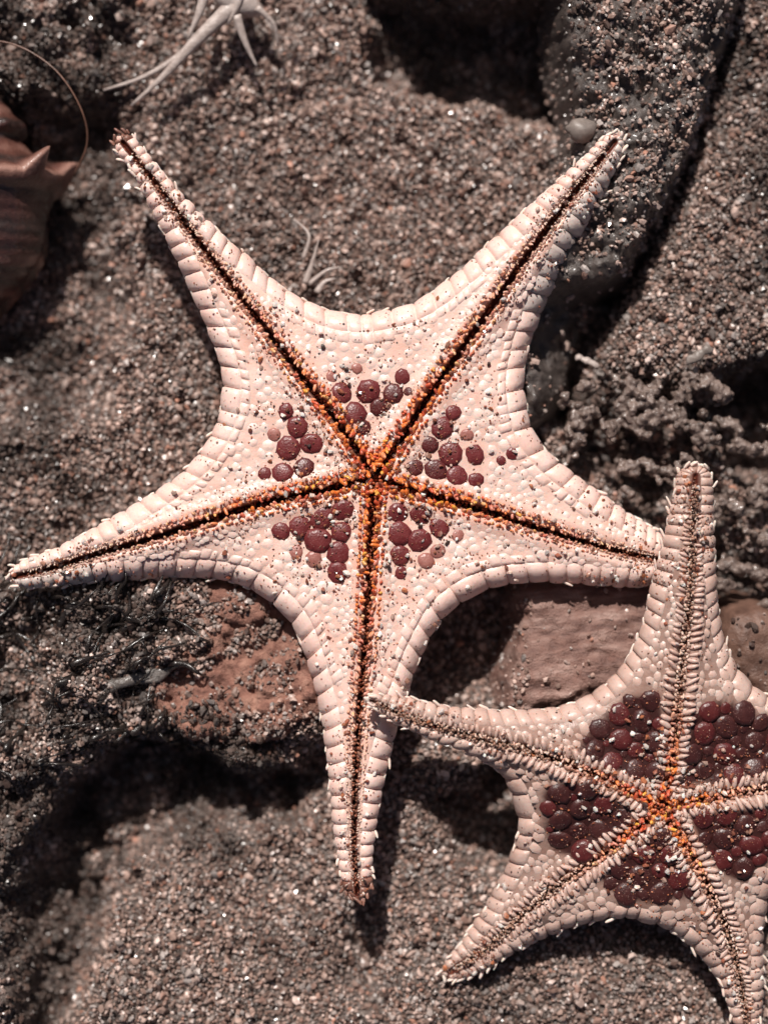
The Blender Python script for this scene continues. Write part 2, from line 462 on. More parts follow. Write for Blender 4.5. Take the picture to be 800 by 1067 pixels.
class Star:
    def __init__(s, centre, grooves, gaps, zc, ztip, zpix, thick, groove_depth, tilt, wide=(1, 1, 1, 1, 1)):
        s.tilt = tilt; s.wide = wide
        s.c = np.array(at(*centre, zpix)); s.n = 5
        s.G = [catmull(np.vstack([s.c[None], ats(g, zpix)[1:]]), 60) for g in grooves]            # centre -> tip
        s.gap = [catmull(ats(g, zpix), 140) for g in gaps]            # tip k -> tip k+1
        s.out = resample(np.vstack([g[:-1] for g in s.gap] + [s.gap[0][:1]]), 420)[:-1]
        s.outc = np.vstack([s.out, s.out[:1]])
        s.zc, s.zt, s.thick, s.gd = zc, ztip, thick, groove_depth
        s.half = []
        for k, g in enumerate(s.gap):
            m = np.linalg.norm(g - s.c, axis=1).argmin()
            g[m] = g[m]
            for arm, o in ((k, g[:m + 1]), ((k + 1) % 5, g[m:][::-1])):
                o = resample(o, 160)
                gr = s.G[arm][::-1]                                   # tip -> centre
                _, ft = dist_line(o, gr)
                ft = np.maximum.accumulate(ft); t = np.linspace(0, 1, len(o))
                ft = ft - ft[0] * (1 - t)
                f = ft + (1 - ft[-1]) * t ** 3
                f[-1] = 1; f = np.clip(f, 0, 1)
                s.half.append((arm, o, samp(gr, f)))
    def field(s, p):
        p = np.asarray(p, float).reshape(-1, 2)
        de = sdist(p, s.out)
        D = []; Z = []; F = []
        for k in range(5):
            d, f = dist_line(p, s.G[k]); D.append(d); F.append(f)
            Z.append(np.interp(f, np.linspace(0, 1, len(s.zt[k]) + 1), [s.zc] + list(s.zt[k])))
        D = np.array(D); Z = np.array(Z); F = np.array(F)
        w = 1 / (D ** 2 + 30) ** 1.5
        zb = (w * Z).sum(0) / w.sum(0)
        j = D.argmin(0); k = np.arange(len(p)); s._j = j
        for a in range(5):
            if s.tilt[a] == 0: continue
            m = np.where(j == a)[0]
            if len(m) == 0: continue
            f0 = F[a][m]; g0 = samp(s.G[a], f0); g1 = samp(s.G[a], np.clip(f0 + .02, 0, 1)); g2 = samp(s.G[a], np.clip(f0 - .02, 0, 1))
            t = g1 - g2; q = p[m] - g0
            side = t[:, 0] * q[:, 1] - t[:, 1] * q[:, 0]
            zb[m] -= np.where(side * s.tilt[a] > 0, abs(s.tilt[a]) * D[a][m] * sstep(f0, .3, .55), 0)
        return de, D[j, k], F[j, k], zb
    def z(s, p, groove=True):
        sh = np.shape(p)[:-1]
        de, dg, f, zb = s.field(p)
        hw = np.maximum(de, 0) + dg
        Rr = np.clip(0.8 * hw, 4, 28)
        u = np.clip(1 - de / Rr, 0, 1)
        z = zb - Rr * 0.95 * (1 - np.sqrt(np.maximum(1 - u ** 2, 0)))
        z += 3.5 * sstep(hw, 10, 40) * np.exp(-((dg - 13) / 8) ** 2)
        if groove:
            wg = np.interp(f, [0, .15, .7, 1], [4.8, 5.0, 3.3, 1.7]) * s.gw(f, s._j)
            z -= s.gd * np.interp(f, [0, .1, .75, 1], [.5, 1, .72, .25]) * np.exp(-(dg / wg) ** 2)
        return z.reshape(sh)
    def gw(s, f, j):
        w = np.array(s.wide)[j]
        return 1 + (w - 1) * sstep(f, .2, .5)
    def cell(s, h, t0, t1, a0, a1, na, nb, width):
        """grid of surface points in half-arm h, t along the edge, a = distance inward measured over the rounded rim"""
        arm, o, g = s.half[h]
        t = np.clip((t0 + t1) / 2 + (t1 - t0) * .52 * _a5, 0, 1); a = (_a5 + 1) / 2
        O = samp(o, t) if False else np.stack([np.interp(t * (len(o) - 1), np.arange(len(o)), o[:, k]) for k in (0, 1)], 1)
        G = np.stack([np.interp(t * (len(o) - 1), np.arange(len(o)), g[:, k]) for k in (0, 1)], 1)
        w = np.maximum(np.linalg.norm(G - O, axis=1), 1e-3)
        A0 = a0(w); A1 = a1(w)
        arc = A0[:, None] + (A1 - A0)[:, None] * a[None]
        Rr = np.clip(.8 * w, 4, 28)[:, None]
        e = np.where(arc < Rr * math.pi / 2, Rr * (1 - np.cos(np.clip(arc / Rr, 0, math.pi / 2))), arc - Rr * (math.pi / 2 - 1))
        e = np.minimum(e, w[:, None] * .93)
        p = O[:, None] + (G - O)[:, None] * (e / w[:, None])[..., None]
        return np.concatenate([p, s.z(p)[..., None]], 2)

def grid_normals(B, ref_up=True):
    du = np.gradient(B, axis=0); dv = np.gradient(B, axis=1)
    N = np.cross(du, dv); N /= np.maximum(np.linalg.norm(N, axis=2, keepdims=True), 1e-9)
    s = np.sign(N[..., 2].mean()); return N * (s if s else 1)
def fix_winding(v, f):
    """make quads of a surface patch face up (layout is y-down)"""
    v = np.asarray(v)
    a, b, c = v[f[:, 0]], v[f[:, 1]], v[f[:, 2]]
    n = np.cross(b - a, c - a)[:, 2].mean()
    return f if n < 0 else f[:, ::-1]       # y-flip reverses handedness
_a5 = np.array([-1, -.86, -.4, .4, .86, 1])
def pillow(B, h, sink=1.6, tilt=(0, 0), pw=3.2):
    n, m = B.shape[:2]
    a = _a5[:, None]; b = _a5[None]
    prof = np.sqrt(np.maximum((1 - np.abs(a) ** pw) * (1 - np.abs(b) ** pw), 0)) * (1 + tilt[0] * a + tilt[1] * b)
    N = grid_normals(B)
    return B + N * (h * prof - sink * (1 - prof))[..., None]
PF = grid_faces(6, 6)
def regrid(B, t):
    return B
UNIT = {}
def unit_dome(name, mat, seg=9, seed=0, rings=((0.6, .93), (.9, .6), (1.02, -.2))):
    """low dome with an irregular rounded outline, unit radius, z up"""
    r = random.Random(seed)
    k = [1 + r.uniform(-.1, .1) for _ in range(seg)]
    v = [(0, 0, 1.0)]
    for rr, zz in rings:
        for i in range(seg):
            a = 2 * math.pi * i / seg
            v.append((math.cos(a) * rr * k[i], math.sin(a) * rr * k[i], zz + r.uniform(-.03, .03)))
    f = [(0, 1 + (i + 1) % seg, 1 + i) for i in range(seg)]
    for q in range(len(rings) - 1):
        for i in range(seg):
            a = 1 + q * seg + i; b = 1 + q * seg + (i + 1) % seg
            f.append((a, b, b + seg, a + seg))
    return np.array(v), f
def basis(n, d):
    n = n / np.linalg.norm(n); d = d - n * np.dot(d, n); d /= max(np.linalg.norm(d), 1e-9)
    return d, np.cross(n, d), n
def place(v, c, n, d, sx, sy, sz):
    X_, Y_, N_ = basis(np.asarray(n, float), np.asarray(d, float))
    return np.asarray(c) + v[:, :1] * sx * X_ + v[:, 1:2] * sy * Y_ + v[:, 2:3] * sz * N_
def surf_normal(s, p, e=2.5):
    q = np.array([[p[0] + e, p[1]], [p[0] - e, p[1]], [p[0], p[1] + e], [p[0], p[1] - e]])
    z = s.z(q, False)
    n = np.array([-(z[0] - z[1]) / (2 * e), -(z[2] - z[3]) / (2 * e), 1.0])
    return n / np.linalg.norm(n)
def orient(v, f):
    """flip all faces if the shell is inside out; every solid blob passes through here"""
    return f
DOMES = [unit_dome("dome", None, 9, q) for q in range(8)]
SMALL = [unit_dome("dome", None, 7, 20 + q, rings=((.62, .74), (1.0, -.3))) for q in range(6)]
def spine_shape(seed, blunt=.5):
    r = random.Random(seed); v = []; f = []
    seg = 5; prof = ((0, .75), (.3, 1.0), (.75, .9), (.95, .55), (1.0, .12))
    for x, w in prof:
        for i in range(seg):
            a = 2 * math.pi * i / seg
            v.append((x, math.cos(a) * w + .15 * math.sin(x * 5 + seed), math.sin(a) * w * .75))
    for q in range(len(prof) - 1):
        for i in range(seg):
            a = q * seg + i; b = q * seg + (i + 1) % seg
            f.append((a, a + seg, b + seg, b))
    f.append(tuple(range((len(prof) - 1) * seg, len(prof) * seg)))
    return np.array(v, float), f
SPINES = [spine_shape(k) for k in range(4)]

def build_star(name, s, label, skin, plate, sizes, edge_w, row2, dark, spine_p, comb, seed, dark_mats, warm_r, feet, dark_polys=(), shade_tip_mats={}):
    r = random.Random(seed)
    root = empty(name, (s.c[0], s.c[1], s.zc - s.thick))
    tag(root, label, "starfish", "starfish lying underside up")
    # ---- body: ten half-arm patches over the top, round the rim and closed underneath
    V = []; F = []; off = 0; GA = []; WA = []
    fr = np.concatenate([[0, .015, .03, .05, .075, .11, .16], np.linspace(.22, .78, 12), [.84, .88, .92, .95, .975, .99, 1.0]])
    Q = np.linspace(0, 1, 70) ** 0.9
    for arm, o, g in s.half:
        tt = Q * (len(o) - 1); ii = np.arange(len(o))
        O = np.stack([np.interp(tt, ii, o[:, k]) for k in (0, 1)], 1); G = np.stack([np.interp(tt, ii, g[:, k]) for k in (0, 1)], 1)
        p = G[:, None] + (O - G)[:, None] * fr[None, :, None]
        z = s.z(p)
        de, dg, f, zb = s.field(p)
        w = np.linalg.norm(O - G, axis=1)
        rim = z[:, -1]
        th = np.minimum(s.thick, 8 + w * .9)
        low = np.interp(Q, [0, 1], [0, 1])
        cols = [np.concatenate([p, z[..., None]], 2)]
        for inset, dz in ((0.0, .25), (1.5, .55), (6, .85), (.5, 1.0), (1.0, 1.0)):
            if inset < 1.2 and dz == 1.0: fx = 1 - inset
            else: fx = np.clip(1 - inset / np.maximum(w, 1), 0, 1)
            q = G + (O - G) * (np.broadcast_to(fx, w.shape))[:, None]
            zz = rim + (np.minimum(zb.reshape(z.shape)[:, 0], rim + 99) - th - rim) * dz
            zz = np.minimum(zz, rim - 1)
            cols.append(np.concatenate([q, zz[:, None]], 1)[:, None])
        B = np.concatenate(cols, 1)
        n, m = B.shape[:2]
        f4 = grid_faces(n, m)
        f4 = fix_winding(B.reshape(-1, 3), f4[: 1]) is None or f4
        vv = B.reshape(-1, 3)
        a_, b_, c_ = B[n // 2, 8], B[n // 2, 9], B[n // 2 + 1, 8]
        up = np.cross(b_ - a_, c_ - a_)[2]
        f4 = f4[:, ::-1] if up > 0 else f4
        V.append(vv); F.append(f4 + off); off += len(vv)
        gfull = np.full((n, m), 9.0); gfull[:, :len(fr)] = dg.reshape(z.shape)
        ffull = np.ones((n, m)); ffull[:, :len(fr)] = np.linalg.norm(p - s.c, axis=2) / (warm_r * .75)
        GA.append(gfull.ravel())
        WA.append((np.clip(1 - ffull, 0, 1) * np.exp(-(gfull / 16) ** 2)).ravel())
    V = np.vstack(V); F = np.vstack(F); GA = np.concatenate(GA) / 12.0; WA = np.concatenate(WA)
    DA = np.zeros(len(V))
    for pl in dark_polys: DA = np.maximum(DA, sstep(sdist(V[:, :2], ats(pl, s.zc)), -4, 2))
    jit = 0.9 * fbm(V[:, 0], V[:, 1], 9, 77)
    V[:, 2] += jit
    F = orient(V, F)
    c0 = np.array([s.c[0], s.c[1], s.zc - s.thick])
    me = mesh_np("body", V - c0, F, skin, True, False, {"groove": GA, "warm": WA, "darkskin": DA})
    bm = bmesh.new(); bm.from_mesh(me); bmesh.ops.remove_doubles(bm, verts=bm.verts, dist=0.15 * P); bm.to_mesh(me); bm.free()
    me.polygons.foreach_set("use_smooth", np.ones(len(me.polygons), bool))
    link("body", me, root)
    collect(V, F)
    # ---- edge plates and the row inside them
    spts = []
    for h, (arm, o, g) in enumerate(s.half):
        L = arclen(o)[-1]; l = 2.0; br = [0.012]
        while True:
            sz = np.interp(l / L, [0, .25, .6, 1], sizes) * r.uniform(.9, 1.12)
            if l + sz * 1.45 > L:
                br.append(1.0); break
            l += sz; br.append(l / L)
        for t0, t1 in zip(br[:-1], br[1:]):
            B = s.cell(h, t0, t1, lambda w: 0 * w + 0.0, lambda w: np.minimum(edge_w, w * .80) + np.clip(.8 * w, 4, 28) * .45, 6, 6, 0)
            wid = np.linalg.norm(B[0, 3] - B[-1, 3])
            arm_part = 1 - sstep((t0 + t1) / 2, .35, .75)
            pb = pillow(B, min(wid, 26) * (r.uniform(.13, .19) + (.11 if comb else .10) * arm_part + (.05 if comb else 0)) + .5, .9, (r.uniform(-.2, .2), r.uniform(-.1, .15)), 4.6 - 1.6 * arm_part)
            f4 = fix_winding(pb.reshape(-1, 3), PF)
            part("edge_plate", pb.reshape(-1, 3), f4, next((M[mn] for lim, mn in shade_tip_mats.get(h, ()) if (t0 + t1) / 2 < lim), plate), root, True, False)
            collect(pb, f4)
            spts.append((h, t0, t1))
            # inner rows
            if row2:
                midw = np.linalg.norm(np.array([np.interp(t0 * (len(o) - 1), np.arange(len(o)), (o - g)[:, k]) for k in (0, 1)]))
                if midw > edge_w + 26:
                    a = lambda w: np.minimum(edge_w, w * .80) + np.clip(.8 * w, 4, 28) * .45
                    nn = 2 if wid > 19 else 1
                    for q in range(nn):
                        u0 = t0 + (t1 - t0) * q / nn; u1 = t0 + (t1 - t0) * (q + 1) / nn
                        dj = r.uniform(7.5, 14.5); u0 += r.uniform(-.1, .1) * (t1 - t0); u1 += r.uniform(-.1, .1) * (t1 - t0)
                        if u1 > 1: u1 = 1.0
                        B2 = s.cell(h, u0, u1, lambda w: a(w) - .6, lambda w: a(w) + dj, 6, 6, 0)
                        pb = pillow(B2, r.uniform(1.3, 2.4), .8, (r.uniform(-.2, .2), r.uniform(-.4, .1)), 2.8)
                        f4 = fix_winding(pb.reshape(-1, 3), PF)
                        part("inner_plate", pb.reshape(-1, 3), f4, plate, root, True, False)
                        collect(pb, f4)
    # ---- dark plates
    for (x, y, rad, kind) in dark:
        c = np.array(at(x, y, s.zc)); n = surf_normal(s, c, 6)
        v, f = DOMES[r.randrange(8)]
        a = r.uniform(0, 6.28)
        zz = float(s.z(c[None], False)[0])
        pv = place(v, (c[0], c[1], zz - .6), n + np.array([r.uniform(-.12, .12), r.uniform(-.12, .12), 0]), np.array([math.cos(a), math.sin(a), 0]), rad * r.uniform(1.12, 1.2), rad * r.uniform(1.04, 1.14), rad * r.uniform(.26, .36))
        part("dark_plate", pv, f, dark_mats[kind], root, True, False)
        collect(pv, f)
    # ---- small pale granules between the rows and the grooves (too many and small to be parts)
    GV = []; GF = []; go = 0
    lo = s.out.min(0); hi = s.out.max(0)
    cand = RN.uniform(lo, hi, (26000, 2))
    de, dg, f, zb = s.field(cand)
    dk = np.array([[*at(x, y, s.zc), rad] for x, y, rad, _ in dark])
    keep = (de > 3) & (dg > 8.5)
    for pl in dark_polys: keep &= sdist(cand, ats(pl, s.zc)) < -3
    hw = de + dg
    keep &= (de > np.minimum(edge_w, hw * .72) + np.where(row2 & (hw > edge_w + 26), 10, -2))
    cand = cand[keep]; dg = dg[keep]; hw = hw[keep]
    md = (np.linalg.norm(cand[:, None] - dk[None, :, :2], axis=2) - dk[None, :, 2]).min(1)
    rad = np.clip(np.interp(dg, [8, 22, 45], [2.6, 3.6, 5.4]) * RN.uniform(.8, 1.15, len(cand)), 2, 6.5)
    cells = {}
    zz = s.z(cand, False)
    for i in range(len(cand)):
        if md[i] < rad[i] * .8: continue
        x, y = cand[i]; ci, cj = int(x // 10), int(y // 10); ok = True
        for a in (-1, 0, 1):
            for b in (-1, 0, 1):
                for (xx, yy, rr) in cells.get((ci + a, cj + b), ()):
                    if (xx - x) ** 2 + (yy - y) ** 2 < ((rr + rad[i]) * .84) ** 2: ok = False
        if not ok: continue
        cells.setdefault((ci, cj), []).append((x, y, rad[i]))
        v, ff_ = SMALL[i % 6]; ang = r.uniform(0, 6.28)
        pv = place(v, (x, y, zz[i] - .8), np.array([0, 0, 1.0]), np.array([math.cos(ang), math.sin(ang), 0]), rad[i] * 1.65, rad[i] * 1.45, rad[i] * .33)
        GV.append(pv); GF.extend([tuple(k + go for k in q) for q in ff_]); go += len(pv)
    pv = np.vstack(GV)
    o = part("granules", pv, GF, plate, root, True, False); o['kind'] = "stuff"
    collect(pv, GF)
    # ---- rows of little spines folded over the five grooves
    GV = []; GF = []; GT = []; go = 0
    for k in range(5):
        L = arclen(s.G[k])[-1]
        for side in (-1, 1):
            for row in ((0, 1) if not comb else (0,)):
                l = 8.0
                while l < L * .97:
                    f_ = l / L; p0 = samp(s.G[k], f_); p1 = samp(s.G[k], min(f_ + .01, 1)); t = (p1 - p0); t /= max(np.linalg.norm(t), 1e-9)
                    nrm = np.array([-t[1], t[0]]) * side
                    sc = np.interp(f_, [0, .5, 1], [1, .85, .45])
                    offd = (7.4 + row * 5.6 if not comb else 5.0) * sc + r.uniform(-.7, .7)
                    for _ in range(1):
                        c = p0 + nrm * (offd + r.uniform(0, 1.5)) + t * r.uniform(-2, 2)
                        zz = float(s.z(c[None], False)[0]) - (1.2 if row == 0 else .1)
                        dv = np.array([*(-nrm * r.uniform(.1, .7) + t * r.uniform(-.7, .9)), r.uniform(.25, .8)])
                        v, ff_ = SPINES[r.randrange(4)]
                        big_ = 1 + .55 * max(0, 1 - np.linalg.norm(p0 - s.c) / warm_r) * (row == 0)
                        ln = r.uniform(4.5, 8) * sc * (1 if row == 0 else .75) * big_; wd_ = r.uniform(1.3, 2.2) * sc * big_
                        X_, Y_, N_ = basis(dv, np.array([0.1, .2, 1.0]))
                        pv = np.array([c[0], c[1], zz]) + v[:, :1] * ln * N_ + v[:, 1:2] * wd_ * Y_ + v[:, 2:3] * wd_ * X_
                        rc = np.linalg.norm(p0 - s.c) / warm_r
                        q = max(0, 1 - rc) * r.uniform(.55, 1.15)
                        pale = np.array([.80, .56, .46]); org = np.array([.88, .235, .05]) if r.random() < .6 else np.array([.66, .11, .045])
                        if r.random() < .14: org = np.array([.92, .42, .07])
                        tint = pale * (1 - min(1, q * 1.5)) + org * min(1, q * 1.5)
                        GV.append(pv); GF.extend([tuple(k2 + go for k2 in q2) for q2 in ff_]); go += len(pv); GT.append(np.tile(tint, (len(pv), 1)))
                    l += r.uniform(3.0, 4.6) * sc * (1.0 if row == 0 else 1.25)
    o = part("groove_spines", np.vstack(GV), GF, M['groove_spine'], root, True, False, {"tint": np.vstack(GT)}); o['kind'] = "stuff"
    collect(np.vstack(GV), GF)
    # ---- tube feet and debris at the bottom of the grooves
    GV = []; GF = []; GT = []; go = 0
    for k in range(5):
        L = arclen(s.G[k])[-1]; n = int(L / 1.5 * feet[k])
        for q in range(n):
            f_ = r.uniform(.01, .97); p0 = samp(s.G[k], f_); sc = np.interp(f_, [0, .5, 1], [1, .9, .6])
            c = p0 + np.array([r.uniform(-3.6, 3.6), r.uniform(-3.6, 3.6)]) * sc
            zz = float(s.z(c[None])[0]) + r.uniform(1, 7) * feet[k]
            v, ff_ = SMALL[r.randrange(6)]; ang = r.uniform(0, 6.28)
            pv = place(v, (c[0], c[1], zz), np.array([r.uniform(-.7, .7), r.uniform(-.7, .7), 1.0]), np.array([math.cos(ang), math.sin(ang), 0]), r.uniform(1.3, 2.6) * sc, r.uniform(1.3, 2.2) * sc, r.uniform(1.5, 3.2))
            q_ = max(0, 1 - np.linalg.norm(p0 - s.c) / warm_r)
            t0_ = np.array([.44, .25, .18] if comb else [.32, .12, .07]) * r.uniform(.4, 1.3); t1_ = np.array([.55, .13, .05]) * r.uniform(.5, 1.2)
            GV.append(pv); GF.extend([tuple(k2 + go for k2 in q2) for q2 in ff_]); go += len(pv); GT.append(np.tile(t0_ * (1 - q_) + t1_ * q_, (len(pv), 1)))
    o = part("tube_feet", np.vstack(GV), GF, M['groove_spine'], root, True, False, {"tint": np.vstack(GT)}); o['kind'] = "stuff"
    # ---- comb plates either side of the grooves
    if comb:
        for k in range(5):
            L = arclen(s.G[k])[-1]
            for side in (-1, 1):
                l = 14.0
                while l < L * .9:
                    f_ = l / L; p0 = samp(s.G[k], f_); p1 = samp(s.G[k], min(f_ + .01, 1)); t = (p1 - p0); t /= max(np.linalg.norm(t), 1e-9)
                    nrm = np.array([-t[1], t[0]]) * side; sc = np.interp(f_, [0, .35, 1], [.85, 1, .5])
                    c = p0 + nrm * 11.5 * sc
                    v, ff_ = DOMES[r.randrange(8)]
                    zz = float(s.z(c[None], False)[0])
                    dv = np.array([*(nrm + t * r.uniform(-.1, .75)), 0])
                    c = c + nrm * r.uniform(-1.2, 1.2)
                    pv = place(v, (c[0], c[1], zz - .3), surf_normal(s, c, 4) + np.array([*(-nrm * r.uniform(-.1, .35)), 0]), dv, 7.8 * sc * r.uniform(.75, 1.15), 2.9 * sc * r.uniform(.8, 1.15), 4.0 * sc * r.uniform(.7, 1.2))
                    part("comb_plate", pv, ff_, plate, root, True, False); collect(pv, ff_)
                    l += 7.6 * sc * r.uniform(.85, 1.2)
    # ---- spines along the margin
    ns = 0
    for h, t0, t1 in spts:
        arm, o, g = s.half[h]
        reps = 1 if r.random() < spine_p else 0
        if t0 < .06: reps = 2
        for _ in range(reps):
            t = t0 + (t1 - t0) * r.uniform(0, .5)
            O = np.array([np.interp(t * (len(o) - 1), np.arange(len(o)), o[:, k]) for k in (0, 1)])
            G = np.array([np.interp(t * (len(o) - 1), np.arange(len(o)), g[:, k]) for k in (0, 1)])
            out = (O - G); w = np.linalg.norm(out); out /= max(w, 1e-6)
            O2 = np.array([np.interp((t + .02) * (len(o) - 1), np.arange(len(o)), o[:, k]) for k in (0, 1)]); tg = O - O2; tg /= max(np.linalg.norm(tg), 1e-9)
            rim = float(s.z((O - out * 1.5)[None], False)[0])
            dv = np.array([*(tg * r.uniform(.8, 1.1) + out * (r.uniform(-.05, .35) if r.random() < (.6 if comb else .85) else r.uniform(.3, .9))), r.uniform(0, .4)])
            v, ff_ = SPINES[r.randrange(4)]
            ln = r.uniform(8, 14) * np.interp(t, [0, .2, 1], [.6, .9, 1]); wd_ = r.uniform(1.3, 2.1)
            X_, Y_, N_ = basis(dv, np.array([0.1, .2, 1.0]))
            base = np.array([O[0] + out[0] * .6, O[1] + out[1] * .6, rim + r.uniform(-3, 3)])
            pv = base + v[:, :1] * ln * N_ + v[:, 1:2] * wd_ * Y_ + v[:, 2:3] * wd_ * X_
            part("spine", pv, ff_, next((M[mn] for lim, mn in shade_tip_mats.get(h, ()) if t0 < lim and mn == "plate_tip"), M['spine']), root, True, False)
            ns += 1
    return root

g1 = [[(388, 492), (352, 440), (322, 402), (290, 360), (255, 315), (222, 272), (195, 236), (165, 195), (128, 148)],
      [(392, 490), (415, 462), (445, 415), (480, 365), (520, 308), (552, 262), (580, 225), (610, 186), (640, 148)],
      [(394, 500), (425, 510), (470, 522), (520, 537), (570, 553), (620, 568), (660, 578), (692, 584)],
      [(390, 505), (388, 545), (385, 600), (382, 650), (378, 700), (373, 760), (370, 820), (369, 880), (372, 934)],
      [(384, 500), (340, 510), (300, 518), (255, 530), (205, 546), (155, 562), (105, 576), (55, 592), (14, 601)]]
p1 = [[(121, 140), (134, 139), (150, 157), (190, 205), (225, 240), (260, 270), (295, 300), (330, 319), (365, 327), (395, 325), (425, 318), (453, 303), (482, 279), (512, 251), (546, 221), (580, 190), (606, 166), (626, 146), (642, 138)],
      [(642, 138), (650, 150), (634, 190), (600, 250), (576, 298), (556, 345), (546, 390), (548, 420), (557, 453), (580, 480), (610, 502), (640, 524), (670, 543), (694, 560), (698, 580)],
      [(698, 580), (695, 606), (660, 612), (600, 607), (550, 606), (512, 612), (481, 627), (457, 649), (438, 684), (426, 715), (416, 745), (408, 775), (400, 810), (392, 850), (387, 890), (386, 922), (376, 940)],
      [(376, 940), (359, 926), (352, 890), (347, 850), (343, 800), (336, 750), (325, 703), (311, 663), (291, 635), (265, 616), (235, 605), (190, 601), (140, 603), (90, 606), (45, 611), (18, 611), (8, 602)],
      [(8, 602), (19, 587), (60, 571), (100, 549), (140, 526), (180, 500), (205, 476), (221, 450), (230, 425), (233, 398), (228, 370), (215, 338), (198, 300), (180, 260), (160, 220), (140, 180), (121, 155), (121, 140)]]
dark1 = [(356.5, 409, 11, 0), (383.5, 408, 13, 0), (409.5, 409, 10.5, 2), (370.5, 430, 11.5, 0), (419, 393, 8, 0), (395, 424, 9, 2), (379, 446, 7.5, 2), (425, 408, 5, 2), (346, 393, 6, 1), (372, 384, 6, 1),
         (298, 428, 8, 0), (310, 445, 11, 0), (300.6, 467, 12.5, 0), (325, 462.6, 11, 0), (286, 453, 7, 1), (294, 492, 10.5, 0), (317, 487, 10.5, 2), (275.6, 493.5, 7, 0),
         (472, 430, 8.5, 0), (461, 446, 11.5, 0), (469.6, 472, 12.5, 0), (494, 474, 10, 0), (486, 453.5, 6.5, 1), (454, 490, 11.5, 2), (477, 496, 11, 0), (495.6, 500, 8, 0), (447, 463, 9, 2), (432, 487, 9, 2), (534, 473, 6.5, 0), (522, 480, 5, 0),
         (292.5, 553.6, 9, 0), (312, 548, 11, 0), (335.4, 539.6, 12.5, 0), (357, 531.5, 11.5, 0), (331.5, 562.7, 13, 0), (356, 554, 11, 0), (352.6, 576, 11.5, 0), (351.6, 596.5, 10.5, 0), (327, 583, 8.5, 1), (309, 575, 7, 1),
         (415, 534, 11, 0), (416.6, 556, 12, 0), (437, 538, 10.5, 0), (458, 549.4, 10, 0), (437, 564, 11.5, 0), (416.6, 579, 10.5, 0), (417.6, 597.5, 6.5, 0), (456.6, 575, 8, 1), (443.6, 584.5, 8.5, 1), (477, 557.5, 6, 1)]
s1 = Star((390, 497), g1, p1, 70, [(72, 68, 62), (72, 70, 66), (68, 60, 46), (70, 68, 60), (70, 64, 56)], 62, 40, 20, (0, .42, 0, 0, -.3), (1.1, 1.45, .8, .5, 1.1))
star1 = build_star("starfish", s1, "large pale pink starfish with maroon plates and orange grooves, centre of the picture", M['skin'], M['plate'], (8, 14, 19, 25), 24, True, dark1, .62, False, 11,
                   [M['maroon'], M['maroon_pale'], M['maroon_mid']], 340, (.4, .3, .8, 1.4, .35), (), {2: ((.6, 'plate_shaded'),), 7: ((.3, 'plate_shaded'),), 5: ((.075, 'plate_tip'),), 6: ((.095, 'plate_tip'),), 0: ((.05, 'plate_tip'),), 9: ((.035, 'plate_tip'),)})

g2 = [[(688, 842), (650, 822), (600, 799), (545, 780), (490, 766), (430, 748), (384, 727)],
      [(690, 838), (700, 785), (706, 720), (714, 650), (719, 580), (723, 496)],
      [(694, 841), (740, 832), (800, 822), (880, 812), (985, 800)],
      [(693, 846), (722, 895), (752, 955), (772, 1010), (790, 1095)],
      [(686, 846), (645, 880), (600, 914), (552, 955), (512, 998), (470, 1030)]]
p2 = [[(382, 726), (400, 724), (430, 728), (465, 737), (505, 741), (550, 743), (595, 737), (630, 718), (655, 690), (671, 655), (681, 612), (692, 568), (701, 520), (707, 492), (723, 485)],
      [(723, 485), (740, 494), (743, 550), (745, 600), (751, 648), (765, 690), (785, 716), (812, 733), (850, 748), (900, 765), (950, 782), (990, 798)],
      [(990, 798), (985, 812), (940, 832), (890, 852), (848, 872), (822, 898), (808, 935), (803, 975), (803, 1020), (803, 1060), (795, 1098)],
      [(795, 1098), (778, 1085), (765, 1050), (748, 1018), (722, 990), (692, 971), (655, 962), (615, 968), (575, 985), (532, 1008), (495, 1032), (468, 1037)],
      [(468, 1037), (464, 1024), (487, 992), (510, 956), (529, 920), (540, 888), (544, 858), (536, 828), (517, 801), (483, 781), (442, 764), (405, 746), (382, 726)]]
def pack(poly, seed, r0, r1, z):
    r = np.random.RandomState(seed); res = []
    pl = np.array(poly, float); lo = pl.min(0); hi = pl.max(0)
    for rad in (r1, r1 * .9, r1 * .8, (r0 + r1) / 2, r0 * 1.1, r0, r0 * .8, r0 * .65):
        c = r.uniform(lo, hi, (1500, 2)); c = c[sdist(c, pl) > rad * .35]
        for x, y in c:
            q = rad * r.uniform(.92, 1.08)
            if res:
                A = np.array(res)
                if (np.hypot(A[:, 0] - x, A[:, 1] - y) < (A[:, 2] + q) * .97).any(): continue
            res.append((x, y, q, 0 if r.rand() < .6 else 2))
    return res
POLY2 = [[(601, 780), (622, 750), (655, 726), (684, 724), (689, 760), (684, 812), (660, 808), (625, 795)],
                          [(719, 745), (745, 730), (778, 738), (806, 760), (836, 788), (830, 806), (790, 805), (745, 817), (712, 817)],
                          [(719, 850), (760, 846), (830, 842), (826, 868), (800, 895), (778, 922), (757, 912), (735, 885)],
                          [(628, 918), (660, 886), (690, 866), (705, 890), (724, 934), (690, 940), (650, 940)],
                          [(566, 825), (590, 812), (620, 820), (660, 846), (640, 870), (607, 897), (580, 888), (568, 860)]]
dark2 = []
for k, poly in enumerate(POLY2):
    dark2 += pack(poly, 50 + k, 6.0, 11.0, 70)
s2 = Star((690, 842), g2, p2, 76, [(84, 92, 98), (86, 90, 88), (74, 66, 50), (66, 50, 34), (66, 46, 20)], 80, 40, 10, (-.35, .2, 0, 0, 0))
